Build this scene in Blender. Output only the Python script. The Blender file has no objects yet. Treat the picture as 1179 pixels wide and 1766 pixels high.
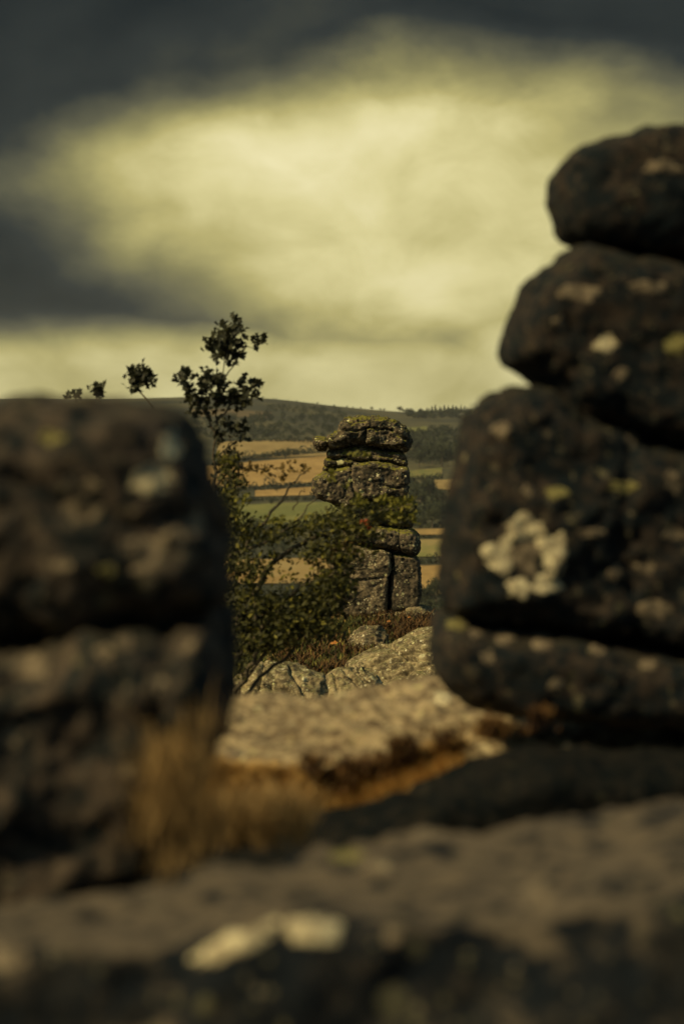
import bpy, bmesh, math, random
import numpy as np
from mathutils import Vector, noise as mnoise
from mathutils.bvhtree import BVHTree

random.seed(7); RNG = np.random.default_rng(7)
SC = bpy.context.scene; COL = SC.collection

# ------------------------------------------------------------------ camera
FPX = 85.0 / 36.0 * 1766.0                 # focal length in photo pixels
PITCH = math.atan(143 / FPX)               # tilted down a little
cam_d = bpy.data.cameras.new('camera'); cam = bpy.data.objects.new('camera', cam_d); COL.objects.link(cam)
cam_d.sensor_fit = 'VERTICAL'; cam_d.sensor_height = 36; cam_d.sensor_width = 24; cam_d.lens = 85
cam_d.clip_start = 0.2; cam_d.clip_end = 20000
cam.rotation_euler = (math.pi / 2 - PITCH, 0, 0)
cam_d.dof.use_dof = True; cam_d.dof.focus_distance = 68; cam_d.dof.aperture_fstop = 1.22
SC.camera = cam

# ------------------------------------------------------------------ colour management
SC.view_settings.view_transform = 'Standard'; SC.view_settings.look = 'None'
SC.view_settings.gamma = 1; SC.view_settings.use_curve_mapping = False
SC.view_settings.exposure = 0.0

# ------------------------------------------------------------------ sun
SUN_DIR = Vector((-0.64, -0.36, 0.66)).normalized()      # towards the sun
sd = bpy.data.lights.new('sun', 'SUN'); sun = bpy.data.objects.new('sun', sd); COL.objects.link(sun)
sd.energy = 4.4; sd.angle = math.radians(4); sd.color = (1.0, 0.79, 0.43)
sun.rotation_euler = SUN_DIR.to_track_quat('Z', 'Y').to_euler()

# ------------------------------------------------------------------ world: overcast sky with a lit break in the cloud
W = bpy.data.worlds.new('World'); SC.world = W; W.use_nodes = True
nt = W.node_tree; nt.nodes.clear()
class NB:
    """tiny node builder"""
    def __init__(s, nt): s.nt = nt
    def n(s, t, **k):
        o = s.nt.nodes.new(t)
        for a, b in k.items(): setattr(o, a, b)
        return o
    def lk(s, a, b):
        s.nt.links.new(a, b)
    def put(s, sock, v):
        if hasattr(v, 'is_output') or isinstance(v, bpy.types.NodeSocket): s.nt.links.new(v, sock)
        elif isinstance(v, (tuple, list)) and sock.type == 'RGBA' and len(v) == 3: sock.default_value = (*v, 1)
        else: sock.default_value = v
    def m(s, op, a, b=0.0, c=0.0, clamp=False):
        o = s.n('ShaderNodeMath', operation=op, use_clamp=clamp)
        s.put(o.inputs[0], a); s.put(o.inputs[1], b)
        if op in ('MULTIPLY_ADD', 'SMOOTH_MIN', 'SMOOTH_MAX'): s.put(o.inputs[2], c)
        return o.outputs[0]
    def mix(s, f, a, b):
        o = s.n('ShaderNodeMix', data_type='RGBA'); s.put(o.inputs[0], f); s.put(o.inputs[6], a); s.put(o.inputs[7], b)
        return o.outputs[2]
    def rng(s, v, a, b, c=0.0, d=1.0, smooth=True):
        o = s.n('ShaderNodeMapRange', interpolation_type='SMOOTHSTEP' if smooth else 'LINEAR')
        for i, q in enumerate((v, a, b, c, d)): s.put(o.inputs[i], q)
        return o.outputs[0]
    def noise(s, vec, scale, detail=5, rough=0.55, dist=0.0, dim='3D'):
        o = s.n('ShaderNodeTexNoise', noise_dimensions=dim); s.put(o.inputs['Vector'], vec)
        o.inputs['Scale'].default_value = scale; o.inputs['Detail'].default_value = detail
        o.inputs['Roughness'].default_value = rough; o.inputs['Distortion'].default_value = dist
        return o
    def map(s, vec, loc=(0,0,0), rot=(0,0,0), scale=(1,1,1)):
        o = s.n('ShaderNodeMapping'); s.put(o.inputs[0], vec)
        o.inputs[1].default_value = loc; o.inputs[2].default_value = rot; o.inputs[3].default_value = scale
        return o.outputs[0]

b = NB(nt)
SKY = b.n('ShaderNodeTexSky', sky_type='NISHITA', sun_disc=False)
SKY.sun_elevation = math.asin(SUN_DIR.z); SKY.sun_rotation = math.atan2(SUN_DIR.x, SUN_DIR.y)
bg1 = b.n('ShaderNodeBackground'); b.lk(SKY.outputs[0], bg1.inputs[0]); bg1.inputs[1].default_value = 0.06
tc = b.n('ShaderNodeTexCoord'); D = tc.outputs['Generated']
# warp directions with soft noise so no feature has a ruled edge
wn = b.noise(b.map(D, scale=(1, 1, 1.6)), 9, 5, 0.5)
wv = b.n('ShaderNodeVectorMath', operation='MULTIPLY_ADD'); b.lk(wn.outputs['Color'], wv.inputs[0])
wv.inputs[1].default_value = (0.11, 0.11, 0.06); wv.inputs[2].default_value = (0, 0, 0)
wa = b.n('ShaderNodeVectorMath', operation='ADD'); b.lk(D, wa.inputs[0]); b.lk(wv.outputs[0], wa.inputs[1])
ws = b.n('ShaderNodeVectorMath', operation='SUBTRACT'); b.lk(wa.outputs[0], ws.inputs[0]); ws.inputs[1].default_value = (0.055, 0.055, 0.03)
sp = b.n('ShaderNodeSeparateXYZ'); b.lk(ws.outputs[0], sp.inputs[0]); X, Y_, Z = sp.outputs
def blob(cx, cz, rx, rz, p=1.0):
    dx = b.m('DIVIDE', b.m('SUBTRACT', X, cx), rx); dz = b.m('DIVIDE', b.m('SUBTRACT', Z, cz), rz)
    q = b.m('ADD', b.m('MULTIPLY', dx, dx), b.m('MULTIPLY', dz, dz))
    dy = b.m('MAXIMUM', b.m('SUBTRACT', 0.0, Y_), 0.0)
    q = b.m('ADD', q, b.m('MULTIPLY', dy, 50.0))
    return b.m('EXPONENT', b.m('MULTIPLY', q, -1.0))
soft = b.noise(b.map(D, rot=(0, -0.5, 0), scale=(1, 1, 1.5)), 9, 4, 0.5, 0.3)
fine = b.noise(b.map(D, rot=(0.2, -0.6, 0), scale=(1, 1, 1.6)), 24, 5, 0.55, 0.4)
# level of light through the cloud deck
def sm(t): return b.rng(t, 0.0, 1.0)
sz = b.n('ShaderNodeSeparateXYZ'); b.lk(D, sz.inputs[0]); DX, DY, DZ = sz.outputs
q1 = b.m('DIVIDE', b.m('SUBTRACT', X, 0.034), 0.146); q2 = b.m('DIVIDE', b.m('SUBTRACT', Z, 0.092), 0.058)
q = b.m('ADD', b.m('ADD', b.m('MULTIPLY', q1, q1), b.m('MULTIPLY', q2, q2)), b.m('MULTIPLY', b.m('MAXIMUM', b.m('SUBTRACT', 0.0, Y_), 0.0), 50.0))
main = b.m('MULTIPLY', b.rng(q, 1.62, 0.0), 0.54)
main = b.m('ADD', main, b.m('MULTIPLY', blob(0.012, 0.050, 0.060, 0.024), 0.20))
main = b.m('ADD', main, b.m('MULTIPLY', blob(-0.030, 0.106, 0.050, 0.022), 0.12))
main = b.m('ADD', main, b.m('MULTIPLY', blob(0.050, 0.125, 0.045, 0.014), 0.09))
main = b.m('SUBTRACT', main, b.m('MULTIPLY', blob(0.022, 0.042, 0.035, 0.008), 0.10))
main = b.m('SUBTRACT', main, b.m('MULTIPLY', blob(0.060, 0.080, 0.030, 0.010), 0.05))
edge = b.m('ADD', DZ, b.m('MULTIPLY', b.m('SUBTRACT', wn.outputs[0], 0.5), 0.030))
low = b.m('MULTIPLY', b.m('MULTIPLY', b.rng(edge, 0.050, 0.026), b.rng(DX, -0.16, 0.05, 0.86, 1.0)), 0.55)                       # clear strip over the moor
low2 = b.m('MULTIPLY', b.m('MULTIPLY', b.rng(edge, 0.100, 0.025), b.rng(DX, 0.0, 0.07)), 0.58)
G = b.m('MAXIMUM', b.m('MAXIMUM', main, low), low2)
lev = b.m('ADD', G, b.m('MULTIPLY', b.rng(soft.outputs[0], 0.35, 0.70), 0.06)); lev = b.m('ADD', lev, 0.165)
lev = b.m('MULTIPLY', lev, b.rng(fine.outputs[0], 0.25, 0.75, 0.89, 1.09, False))
lev = b.m('MULTIPLY', lev, b.rng(soft.outputs[0], 0.25, 0.75, 0.90, 1.08, False))
cr = b.n('ShaderNodeValToRGB'); b.lk(lev, cr.inputs[0])
els = cr.color_ramp.elements
def lin(*c): return tuple(((v/255 + 0.055)/1.055)**2.4 if v > 10 else v/255/12.92 for v in c) + (1,)
els[0].position = 0.15; els[0].color = lin(22, 29, 31)
els[1].position = 0.88; els[1].color = lin(216, 207, 161)
for p, c in ((0.22, (38, 43, 42)), (0.34, (82, 81, 62)), (0.48, (124, 119, 78)), (0.62, (166, 157, 101)), (0.75, (198, 189, 135))):
    e = els.new(p); e.color = lin(*c)
# away from the break the deck is plain mottled blue-grey cloud
deck = b.mix(b.rng(soft.outputs[0], 0.3, 0.7), (0.050, 0.090, 0.112), (0.115, 0.165, 0.190))
away = b.m('MAXIMUM', b.rng(DZ, 0.20, 0.42), b.rng(DY, 0.80, 0.35))
skyc = b.mix(away, cr.outputs[0], deck)
bg2 = b.n('ShaderNodeBackground'); b.lk(skyc, bg2.inputs[0]); bg2.inputs[1].default_value = 1.32
mx = b.n('ShaderNodeMixShader'); mx.inputs[0].default_value = 0.985
b.lk(bg1.outputs[0], mx.inputs[1]); b.lk(bg2.outputs[0], mx.inputs[2])
wo = b.n('ShaderNodeOutputWorld'); b.lk(mx.outputs[0], wo.inputs[0])

# ------------------------------------------------------------------ helpers
def at(px, py, Y):
    """photo pixel -> world point in the plane y = Y"""
    cx = (px - 589.5) / FPX; cy = (883 - py) / FPX
    dy = math.cos(PITCH) + cy * math.sin(PITCH); dz = -math.sin(PITCH) + cy * math.cos(PITCH)
    k = Y / dy
    return (cx * k, Y, dz * k)

_p = np.random.default_rng(3).permutation(256); _p = np.concatenate([_p, _p])
_g = np.random.default_rng(5).normal(size=(256, 3)); _g /= np.linalg.norm(_g, axis=1)[:, None]
def perlin(P):
    P = np.asarray(P, float); i = np.floor(P).astype(int); f = P - i; i &= 255
    u = f * f * f * (f * (f * 6 - 15) + 10); r = 0
    for dx in (0, 1):
        for dy in (0, 1):
            for dz in (0, 1):
                h = _p[_p[_p[(i[:, 0] + dx) & 255] + ((i[:, 1] + dy) & 255)] + ((i[:, 2] + dz) & 255)]
                g = _g[h]; d = (g * (f - (dx, dy, dz))).sum(1)
                w = (u[:, 0] if dx else 1 - u[:, 0]) * (u[:, 1] if dy else 1 - u[:, 1]) * (u[:, 2] if dz else 1 - u[:, 2])
                r = r + w * d
    return r * 1.5
def fbm(P, oct=4, lac=2.1, gain=0.5):
    a = 1; r = 0; P = np.asarray(P, float)
    for k in range(oct): r = r + a * perlin(P + 17.3 * k); P = P * lac; a *= gain
    return r
def ridged(P, oct=3):
    a = 1; r = 0; P = np.asarray(P, float)
    for k in range(oct): r = r + a * (1 - 2 * np.abs(perlin(P + 9.1 * k))); P = P * 2.1; a *= 0.5
    return r

def facets(P, seed=0):
    P = np.asarray(P, float) + seed * 2.3; c0 = np.floor(P).astype(int); best = np.full(len(P), 9.0); val = np.zeros(len(P))
    for dx in (-1, 0, 1):
        for dy in (-1, 0, 1):
            for dz in (-1, 0, 1):
                c = (c0 + (dx, dy, dz)); h = _p[_p[_p[c[:, 0] & 255] + (c[:, 1] & 255)] + (c[:, 2] & 255)]
                fp = c + 0.5 + 0.4 * _g[h]; v = P - fp; d = (v * v).sum(1); k = d < best
                g2 = _g[(h + 91) & 255]; val = np.where(k, (v * g2).sum(1) + 0.35 * g2[:, 0], val); best = np.where(k, d, best)
    return val
def tag(o, label=None, cat=None, group=None, kind=None):
    if label: o['label'] = label
    if cat: o['category'] = cat
    if group: o['group'] = group
    if kind: o['kind'] = kind
    return o
def link(name, me, mat=None, parent=None):
    o = bpy.data.objects.new(name, me); COL.objects.link(o)
    if mat and not me.materials: me.materials.append(mat)
    if parent:
        o.parent = parent; o.location = -parent.location if False else o.location
        o.matrix_parent_inverse = parent.matrix_world.inverted() if False else o.matrix_parent_inverse
    return o
def empty(name, loc, **k):
    o = bpy.data.objects.new(name, None); COL.objects.link(o); o.location = loc; o.empty_display_size = 0.3
    tag(o, **k); return o
def mesh_np(name, V, F, smooth=False):
    """V (n,3) array, F list or (m,k) array of faces"""
    me = bpy.data.meshes.new(name)
    V = np.asarray(V, np.float32); F = np.asarray(F, np.int32)
    m, k = F.shape
    me.vertices.add(len(V)); me.vertices.foreach_set('co', V.ravel())
    me.loops.add(m * k); me.loops.foreach_set('vertex_index', F.ravel())
    me.polygons.add(m); me.polygons.foreach_set('loop_start', np.arange(0, m * k, k, dtype=np.int32))
    me.polygons.foreach_set('loop_total', np.full(m, k, np.int32))
    me.polygons.foreach_set('use_smooth', np.full(m, smooth, bool))
    me.update(calc_edges=True); me.validate()
    return me
def shift(me, off):
    n = len(me.vertices); c = np.empty(n * 3, np.float32); me.vertices.foreach_get('co', c)
    c = c.reshape(-1, 3) - np.asarray(off, np.float32); me.vertices.foreach_set('co', c.ravel()); me.update()

# ------------------------------------------------------------------ materials
def new_mat(name):
    m = bpy.data.materials.new(name); m.use_nodes = True; m.node_tree.nodes.clear()
    b = NB(m.node_tree); bs = b.n('ShaderNodeBsdfPrincipled'); out = b.n('ShaderNodeOutputMaterial')
    b.lk(bs.outputs[0], out.inputs[0]); return m, b, bs
def rock_mat(name, dark, mid, light, lichen, moss, s=1.0, lich_amt=0.6, moss_toplight_amt=0.5, mottle=(0.40, 0.62), grain=1.0, lich_pow=1.0):
    """weathered granite: crust of dark lichen over brown stone, pale lichen spots, moss (on the ledge, painted top light) where it faces up. s = size scale (m)"""
    m, b, bs = new_mat(name)
    geo = b.n('ShaderNodeNewGeometry'); P = geo.outputs['Position']
    sx = b.n('ShaderNodeSeparateXYZ'); b.lk(geo.outputs['Normal'], sx.inputs[0]); NZ = sx.outputs[2]
    big = b.noise(P, 1.5 / s, 6, 0.6, 0.4).outputs[0]
    mid_n = b.noise(P, 5.5 / s, 6, 0.62, 0.3).outputs[0]
    sm = b.noise(P, 30 / s, 5, 0.65).outputs[0]
    c = b.mix(b.rng(b.m('ADD', b.m('MULTIPLY', big, 0.5), b.m('MULTIPLY', mid_n, 0.5)), *mottle), dark, mid)
    c = b.mix(b.m('MULTIPLY', b.rng(b.m('ADD', b.m('MULTIPLY', sm, 0.5), b.m('MULTIPLY', mid_n, 0.5)), 0.52, 0.66), 0.75), c, light)
    # crustose lichen: rounded islands of several sizes
    for sc, th, am in ((2.6 / s, 0.20, 1.0), (7.0 / s, 0.22, 0.9), (16.0 / s, 0.26, 0.8)):
        v = b.n('ShaderNodeTexVoronoi', feature='F1'); v.inputs['Scale'].default_value = sc
        wp = b.n('ShaderNodeVectorMath', operation='MULTIPLY_ADD'); nn = b.noise(P, sc * 2.2, 3)
        b.lk(nn.outputs['Color'], wp.inputs[0]); wp.inputs[1].default_value = (0.28 / sc,) * 3; b.lk(P, wp.inputs[2])
        b.lk(wp.outputs[0], v.inputs['Vector'])
        cs = b.n('ShaderNodeSeparateColor'); b.lk(v.outputs['Color'], cs.inputs[0])
        rad = b.m('MULTIPLY', b.rng(cs.outputs[0], 0.72 - 0.28 * lich_amt, 1.0, 0, 1, False), th * 1.9)
        isl = b.rng(b.m('SUBTRACT', rad, v.outputs['Distance']), 0.0, 0.07)
        region = b.rng(b.noise(P, sc * 0.22, 3).outputs[0], 0.42, 0.60)
        grainy = b.rng(sm, 0.35, 0.6, 0.45, 1.0)
        f = b.m('MULTIPLY', b.m('MULTIPLY', isl, region), b.m('MULTIPLY', grainy, am * lich_pow))
        tint = b.mix(cs.outputs[1], lichen, tuple(q * w for q, w in zip(lichen, (0.75, 0.82, 0.5))))
        c = b.mix(f, c, tint)
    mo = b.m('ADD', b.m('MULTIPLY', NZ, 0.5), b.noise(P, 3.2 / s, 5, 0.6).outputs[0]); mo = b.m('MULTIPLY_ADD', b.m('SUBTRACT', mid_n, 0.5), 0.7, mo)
    c = b.mix(b.m('MULTIPLY', b.rng(mo, 0.80, 1.02), moss_toplight_amt), c, moss)
    b.lk(c, bs.inputs['Base Color']); bs.inputs['Roughness'].default_value = 0.93
    bs.inputs['Specular IOR Level'].default_value = 0.2
    bm1 = b.n('ShaderNodeBump'); bm1.inputs['Strength'].default_value = 0.75 * grain; bm1.inputs['Distance'].default_value = 0.03 * s
    b.lk(b.m('ADD', mid_n, b.m('MULTIPLY', sm, 0.6)), bm1.inputs['Height']); b.lk(bm1.outputs[0], bs.inputs['Normal'])
    return m
M = {}
M['stack'] = rock_mat('granite_of_the_far_stack', (0.026, 0.024, 0.016), (0.135, 0.105, 0.065), (0.29, 0.22, 0.13), (0.72, 0.65, 0.43), (0.155, 0.145, 0.018), s=0.8, lich_amt=1.0, moss_toplight_amt=0.95)
M['stack_pale'] = rock_mat('pale_lichened_granite', (0.060, 0.048, 0.030), (0.24, 0.185, 0.105), (0.44, 0.36, 0.21), (0.85, 0.78, 0.52), (0.10, 0.10, 0.02), s=0.8, lich_amt=2.0, moss_toplight_amt=0.3)
M['boulder'] = rock_mat('lichened_boulder', (0.075, 0.058, 0.032), (0.33, 0.265, 0.14), (0.54, 0.45, 0.26), (0.78, 0.72, 0.50), (0.09, 0.095, 0.02), s=0.6, lich_amt=1.4, moss_toplight_amt=0.4)
M['near'] = rock_mat('dark_weathered_granite', (0.003, 0.007, 0.009), (0.028, 0.021, 0.015), (0.070, 0.053, 0.036), (0.26, 0.22, 0.14), (0.028, 0.026, 0.014), s=0.38, lich_amt=0.35, moss_toplight_amt=0.4, mottle=(0.44, 0.60), lich_pow=0.6)
M['black'] = rock_mat('crevice_shade_granite', (0.003, 0.005, 0.006), (0.010, 0.010, 0.009), (0.03, 0.024, 0.018), (0.10, 0.09, 0.06), (0.02, 0.017, 0.010), s=0.38, lich_amt=0.1, moss_toplight_amt=0.2, lich_pow=0.3)  # near-black colour paints crevice shade onto the added block
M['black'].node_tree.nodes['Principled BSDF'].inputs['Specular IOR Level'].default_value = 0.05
M['near_brown'] = rock_mat('brown_weathered_granite', (0.006, 0.010, 0.011), (0.062, 0.047, 0.033), (0.13, 0.10, 0.068), (0.26, 0.22, 0.14), (0.040, 0.034, 0.018), s=0.42, lich_amt=0.35, moss_toplight_amt=0.4, mottle=(0.43, 0.58), lich_pow=0.5)
M['shelf'] = rock_mat('sunlit_granite_shelf', (0.10, 0.070, 0.040), (0.34, 0.265, 0.145), (0.50, 0.41, 0.24), (0.62, 0.54, 0.34), (0.20, 0.15, 0.06), s=0.36, lich_amt=0.7, moss_toplight_amt=0.1, mottle=(0.43, 0.57))
M['ledge'] = rock_mat('brown_granite_ledge_lit_top', (0.003, 0.006, 0.009), (0.016, 0.016, 0.014), (0.070, 0.055, 0.038), (0.35, 0.30, 0.20), (0.110, 0.088, 0.058), s=0.5, lich_amt=0.4, moss_toplight_amt=0.85, lich_pow=0.5)  # dark base and paler upward tint paint a lit top and shaded front

def flat_mat(name, c1, c2, scale=8, rough=0.9, lo=0.35, hi=0.65, island=False, bump=0.0, trans=0.0, c3=None):
    m, b, bs = new_mat(name); geo = b.n('ShaderNodeNewGeometry')
    f = b.rng(b.noise(geo.outputs['Position'], scale, 5, 0.6).outputs[0], lo, hi)
    if island: 
        f = b.m('ADD', b.m('MULTIPLY', f, 0.45), b.m('MULTIPLY', geo.outputs['Random Per Island'], 0.55))
    c = b.mix(f, c1, c2)
    if c3: c = b.mix(b.rng(geo.outputs['Random Per Island'], 0.86, 0.93), c, c3)
    b.lk(c, bs.inputs['Base Color']); bs.inputs['Roughness'].default_value = rough
    bs.inputs['Specular IOR Level'].default_value = 0.25
    if bump:
        bp = b.n('ShaderNodeBump'); bp.inputs['Strength'].default_value = 0.5; bp.inputs['Distance'].default_value = bump
        b.lk(b.noise(geo.outputs['Position'], scale * 2.3, 5, 0.7).outputs[0], bp.inputs['Height']); b.lk(bp.outputs[0], bs.inputs['Normal'])
    if trans:
        tr = b.n('ShaderNodeBsdfTranslucent'); b.lk(c, tr.inputs[0]); mxs = b.n('ShaderNodeMixShader'); mxs.inputs[0].default_value = trans
        b.lk(bs.outputs[0], mxs.inputs[1]); b.lk(tr.outputs[0], mxs.inputs[2])
        out = [n for n in b.nt.nodes if n.type == 'OUTPUT_MATERIAL'][0]; b.lk(mxs.outputs[0], out.inputs[0])
    return m
M['lichen'] = flat_mat('cream_lichen', (0.22, 0.18, 0.11), (0.62, 0.55, 0.33), 28, 0.95, bump=0.004)
M['lichen_dull'] = flat_mat('dull_lichen', (0.07, 0.055, 0.036), (0.20, 0.16, 0.10), 28, 0.95, bump=0.004)
M['lichen_yellow'] = flat_mat('yellow_lichen', (0.08, 0.07, 0.025), (0.22, 0.20, 0.07), 28, 0.95)
M['bark'] = flat_mat('grey_bark', (0.045, 0.038, 0.025), (0.16, 0.13, 0.08), 30, 0.9, bump=0.01)
M['leaf'] = flat_mat('olive_leaf', (0.016, 0.020, 0.007), (0.105, 0.100, 0.020), 5, 0.6, island=True, trans=0.25, c3=(0.20, 0.18, 0.03))
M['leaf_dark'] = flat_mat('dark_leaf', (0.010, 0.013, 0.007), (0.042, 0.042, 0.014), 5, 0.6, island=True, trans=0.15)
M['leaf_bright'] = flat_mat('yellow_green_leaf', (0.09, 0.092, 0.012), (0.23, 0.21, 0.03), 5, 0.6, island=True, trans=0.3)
M['leaf_brown'] = flat_mat('brown_leaf', (0.08, 0.055, 0.018), (0.20, 0.13, 0.03), 5, 0.7, island=True, trans=0.2)
M['leaf_red'] = flat_mat('red_leaf', (0.16, 0.03, 0.010), (0.30, 0.075, 0.018), 9, 0.6, island=True, trans=0.2)
M['leaf_orange'] = flat_mat('orange_leaf', (0.25, 0.095, 0.018), (0.38, 0.16, 0.03), 9, 0.6)
M['bracken'] = flat_mat('russet_bracken', (0.020, 0.014, 0.007), (0.145, 0.075, 0.022), 2.2, 0.9, island=True)
M['heather'] = flat_mat('dark_heather_and_moss', (0.018, 0.022, 0.008), (0.12, 0.125, 0.03), 2.0, 0.9, island=True, c3=(0.24, 0.22, 0.04))
M['grass'] = flat_mat('golden_dry_grass', (0.22, 0.12, 0.035), (0.72, 0.47, 0.15), 4, 0.9, island=True, trans=0.2)
M['grass_dull'] = flat_mat('straw_grass', (0.12, 0.078, 0.032), (0.48, 0.32, 0.125), 4, 0.9, island=True, trans=0.2)
M['moss'] = flat_mat('brown_moss', (0.045, 0.022, 0.010), (0.16, 0.085, 0.025), 10, 0.95, bump=0.02)
M['wood_far'] = flat_mat('far_broadleaf', (0.016, 0.024, 0.013), (0.062, 0.070, 0.030), 0.06, 0.9, island=True)
M['conifer'] = flat_mat('far_conifer', (0.018, 0.022, 0.014), (0.045, 0.048, 0.024), 0.06, 0.9, island=True)

# ------------------------------------------------------------------ terrain
TY = np.array([-7000, -300, 0, 12, 18, 26, 35, 44, 52, 60, 67, 72, 80, 110, 200, 400, 700, 900, 1300, 1700, 2100, 2500, 3000, 3500, 5000, 9000, 14000], float)
TZ = np.array([-60, -8, -2.7, -2.7, -3.1, -3.9, -4.6, -5.6, -5.95, -5.75, -5.45, -5.45, -7.0, -13, -29, -49, -59, -57, -42, -24, -8, 9, 27.0, 30, 5, -40, -60], float)
# crest line of the hill as it runs across the view (tan azimuth -> height factor)
CA = np.array([-1.2, -0.4, -0.20, -0.14, -0.10, -0.05, -0.03, 0.0, 0.013, 0.03, 0.055, 0.10, 0.2, 0.5, 1.2])
CH = np.array([14, 12, 10.5, 10.0, 11.0, 12.5, 9.0, -1.0, -4.5, -8.0, -9.5, -11, -9, 0, 8.0])
def smooth_interp(x, xp, fp):
    xp = np.asarray(xp, float); fp = np.asarray(fp, float)
    m = np.gradient(fp, xp); d = np.diff(fp) / np.diff(xp)
    i = np.clip(np.searchsorted(xp, x) - 1, 0, len(xp) - 2); h = xp[i + 1] - xp[i]; t = np.clip((x - xp[i]) / h, 0, 1)
    m0 = np.clip(m[i], -3 * abs(d[i]), 3 * abs(d[i])); m1 = np.clip(m[i + 1], -3 * abs(d[i]), 3 * abs(d[i]))
    return (2*t**3 - 3*t**2 + 1) * fp[i] + (t**3 - 2*t**2 + t) * h * m0 + (-2*t**3 + 3*t**2) * fp[i+1] + (t**3 - t**2) * h * m1
def height(x, y):
    x = np.atleast_1d(np.asarray(x, float)); y = np.atleast_1d(np.asarray(y, float))
    r = np.sqrt(x * x + y * y); yy = np.where(y > 0, np.where(np.abs(x) > y * 1.2, y * 0.3 + 0.7 * r * 0.77, r * 0 + y), -r)
    z = smooth_interp(yy, TY, TZ)
    az = np.clip(x / np.maximum(y, 1), -1.2, 1.2)
    k = np.clip((y - 1500) / 1500, 0, 1); k = k * k * (3 - 2 * k)
    z = z + smooth_interp(az, CA, CH) * k * 1.0
    far = np.clip((r - 90) / 500, 0, 1)
    z = z + far * (perlin(np.stack([x / 420, y / 620, x * 0 + 2.2], 1)) * 5.0)
    near = np.clip(1 - r / 160, 0, 1)
    z = z + near * fbm(np.stack([x / 2.6, y / 2.6, x * 0], 1), 3) * 0.14
    return z
def hz(x, y): return float(height(x, y)[0])
def ground_at(px, py, y0=250, y1=3300):
    """where the view ray of a photo pixel meets the ground"""
    ys = np.geomspace(y0, y1, 700); p = np.array(at(px, py, 1.0)); X_ = p[0] * ys; Z_ = p[2] * ys
    g = height(X_, ys); hit = np.where(Z_ <= g)[0]
    i = hit[0] if len(hit) else int(np.argmin(Z_ - g))
    return (X_[i], ys[i], g[i])

ang = np.unique(np.concatenate([np.linspace(-13, 13, 230), np.linspace(13, 180, 90), np.linspace(-180, -13, 90)]))[:-1]
rad = np.concatenate([np.linspace(0.6, 90, 210), np.geomspace(91, 3300, 230), np.geomspace(3350, 5200, 16)])
A_, R_ = np.meshgrid(np.radians(ang), rad)
Vx = (np.sin(A_) * R_).ravel(); Vy = (np.cos(A_) * R_).ravel()
Vt = np.stack([Vx, Vy, height(Vx, Vy)], 1)
na, nr = len(ang), len(rad); I, J = np.meshgrid(np.arange(nr - 1), np.arange(na), indexing='ij')
F = np.stack([I * na + J, (I + 1) * na + J, (I + 1) * na + (J + 1) % na, I * na + (J + 1) % na], -1).reshape(-1, 4)[:, ::-1]
gm, b, bs = new_mat('moor_ground')
geo = b.n('ShaderNodeNewGeometry'); P = geo.outputs['Position']
dist = b.n('ShaderNodeVectorMath', operation='LENGTH'); b.lk(P, dist.inputs[0])
farn = b.noise(b.map(P, scale=(1, 0.6, 1)), 0.010, 6, 0.6).outputs[0]; farn2 = b.noise(P, 0.06, 5, 0.7).outputs[0]
cf = b.mix(b.rng(farn, 0.40, 0.60), (0.040, 0.042, 0.024), (0.095, 0.086, 0.038))
cf = b.mix(b.m('MULTIPLY', b.rng(farn2, 0.50, 0.62), 0.7), cf, (0.040, 0.040, 0.022))
nn = b.noise(P, 3.0, 6, 0.65).outputs[0]
cn = b.mix(b.rng(nn, 0.38, 0.62), (0.022, 0.020, 0.012), (0.10, 0.075, 0.03))
b.lk(b.mix(b.rng(dist.outputs['Value'], 90, 300), cn, cf), bs.inputs['Base Color']); bs.inputs['Roughness'].default_value = 0.95
bs.inputs['Specular IOR Level'].default_value = 0.1
g = link('ground', mesh_np('ground', Vt, F, True), gm); tag(g, 'moorland ground falling from the tor into the valley and up to the hill', kind='structure')

hm = bpy.data.materials.new('valley_haze'); hm.use_nodes = True; hm.node_tree.nodes.clear()
hb = NB(hm.node_tree); hv = hb.n('ShaderNodeVolumePrincipled'); ho = hb.n('ShaderNodeOutputMaterial'); hb.lk(hv.outputs[0], ho.inputs['Volume'])
hv.inputs['Color'].default_value = (0.86, 0.86, 0.80, 1); hv.inputs['Density'].default_value = 0.00005; hv.inputs['Anisotropy'].default_value = 0.2
hx, hy0, hy1, hz0, hz1 = 5400, -5400, 5400, -90, 120
hme = bpy.data.meshes.new('haze'); hme.from_pydata([(x, y, z) for x in (-hx, hx) for y in (hy0, hy1) for z in (hz0, hz1)], [], [(0,1,3,2),(4,6,7,5),(0,4,5,1),(2,3,7,6),(0,2,6,4),(1,5,7,3)])
tag(link('haze', hme, hm), 'thin pale haze filling the valley air', kind='stuff')

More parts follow.
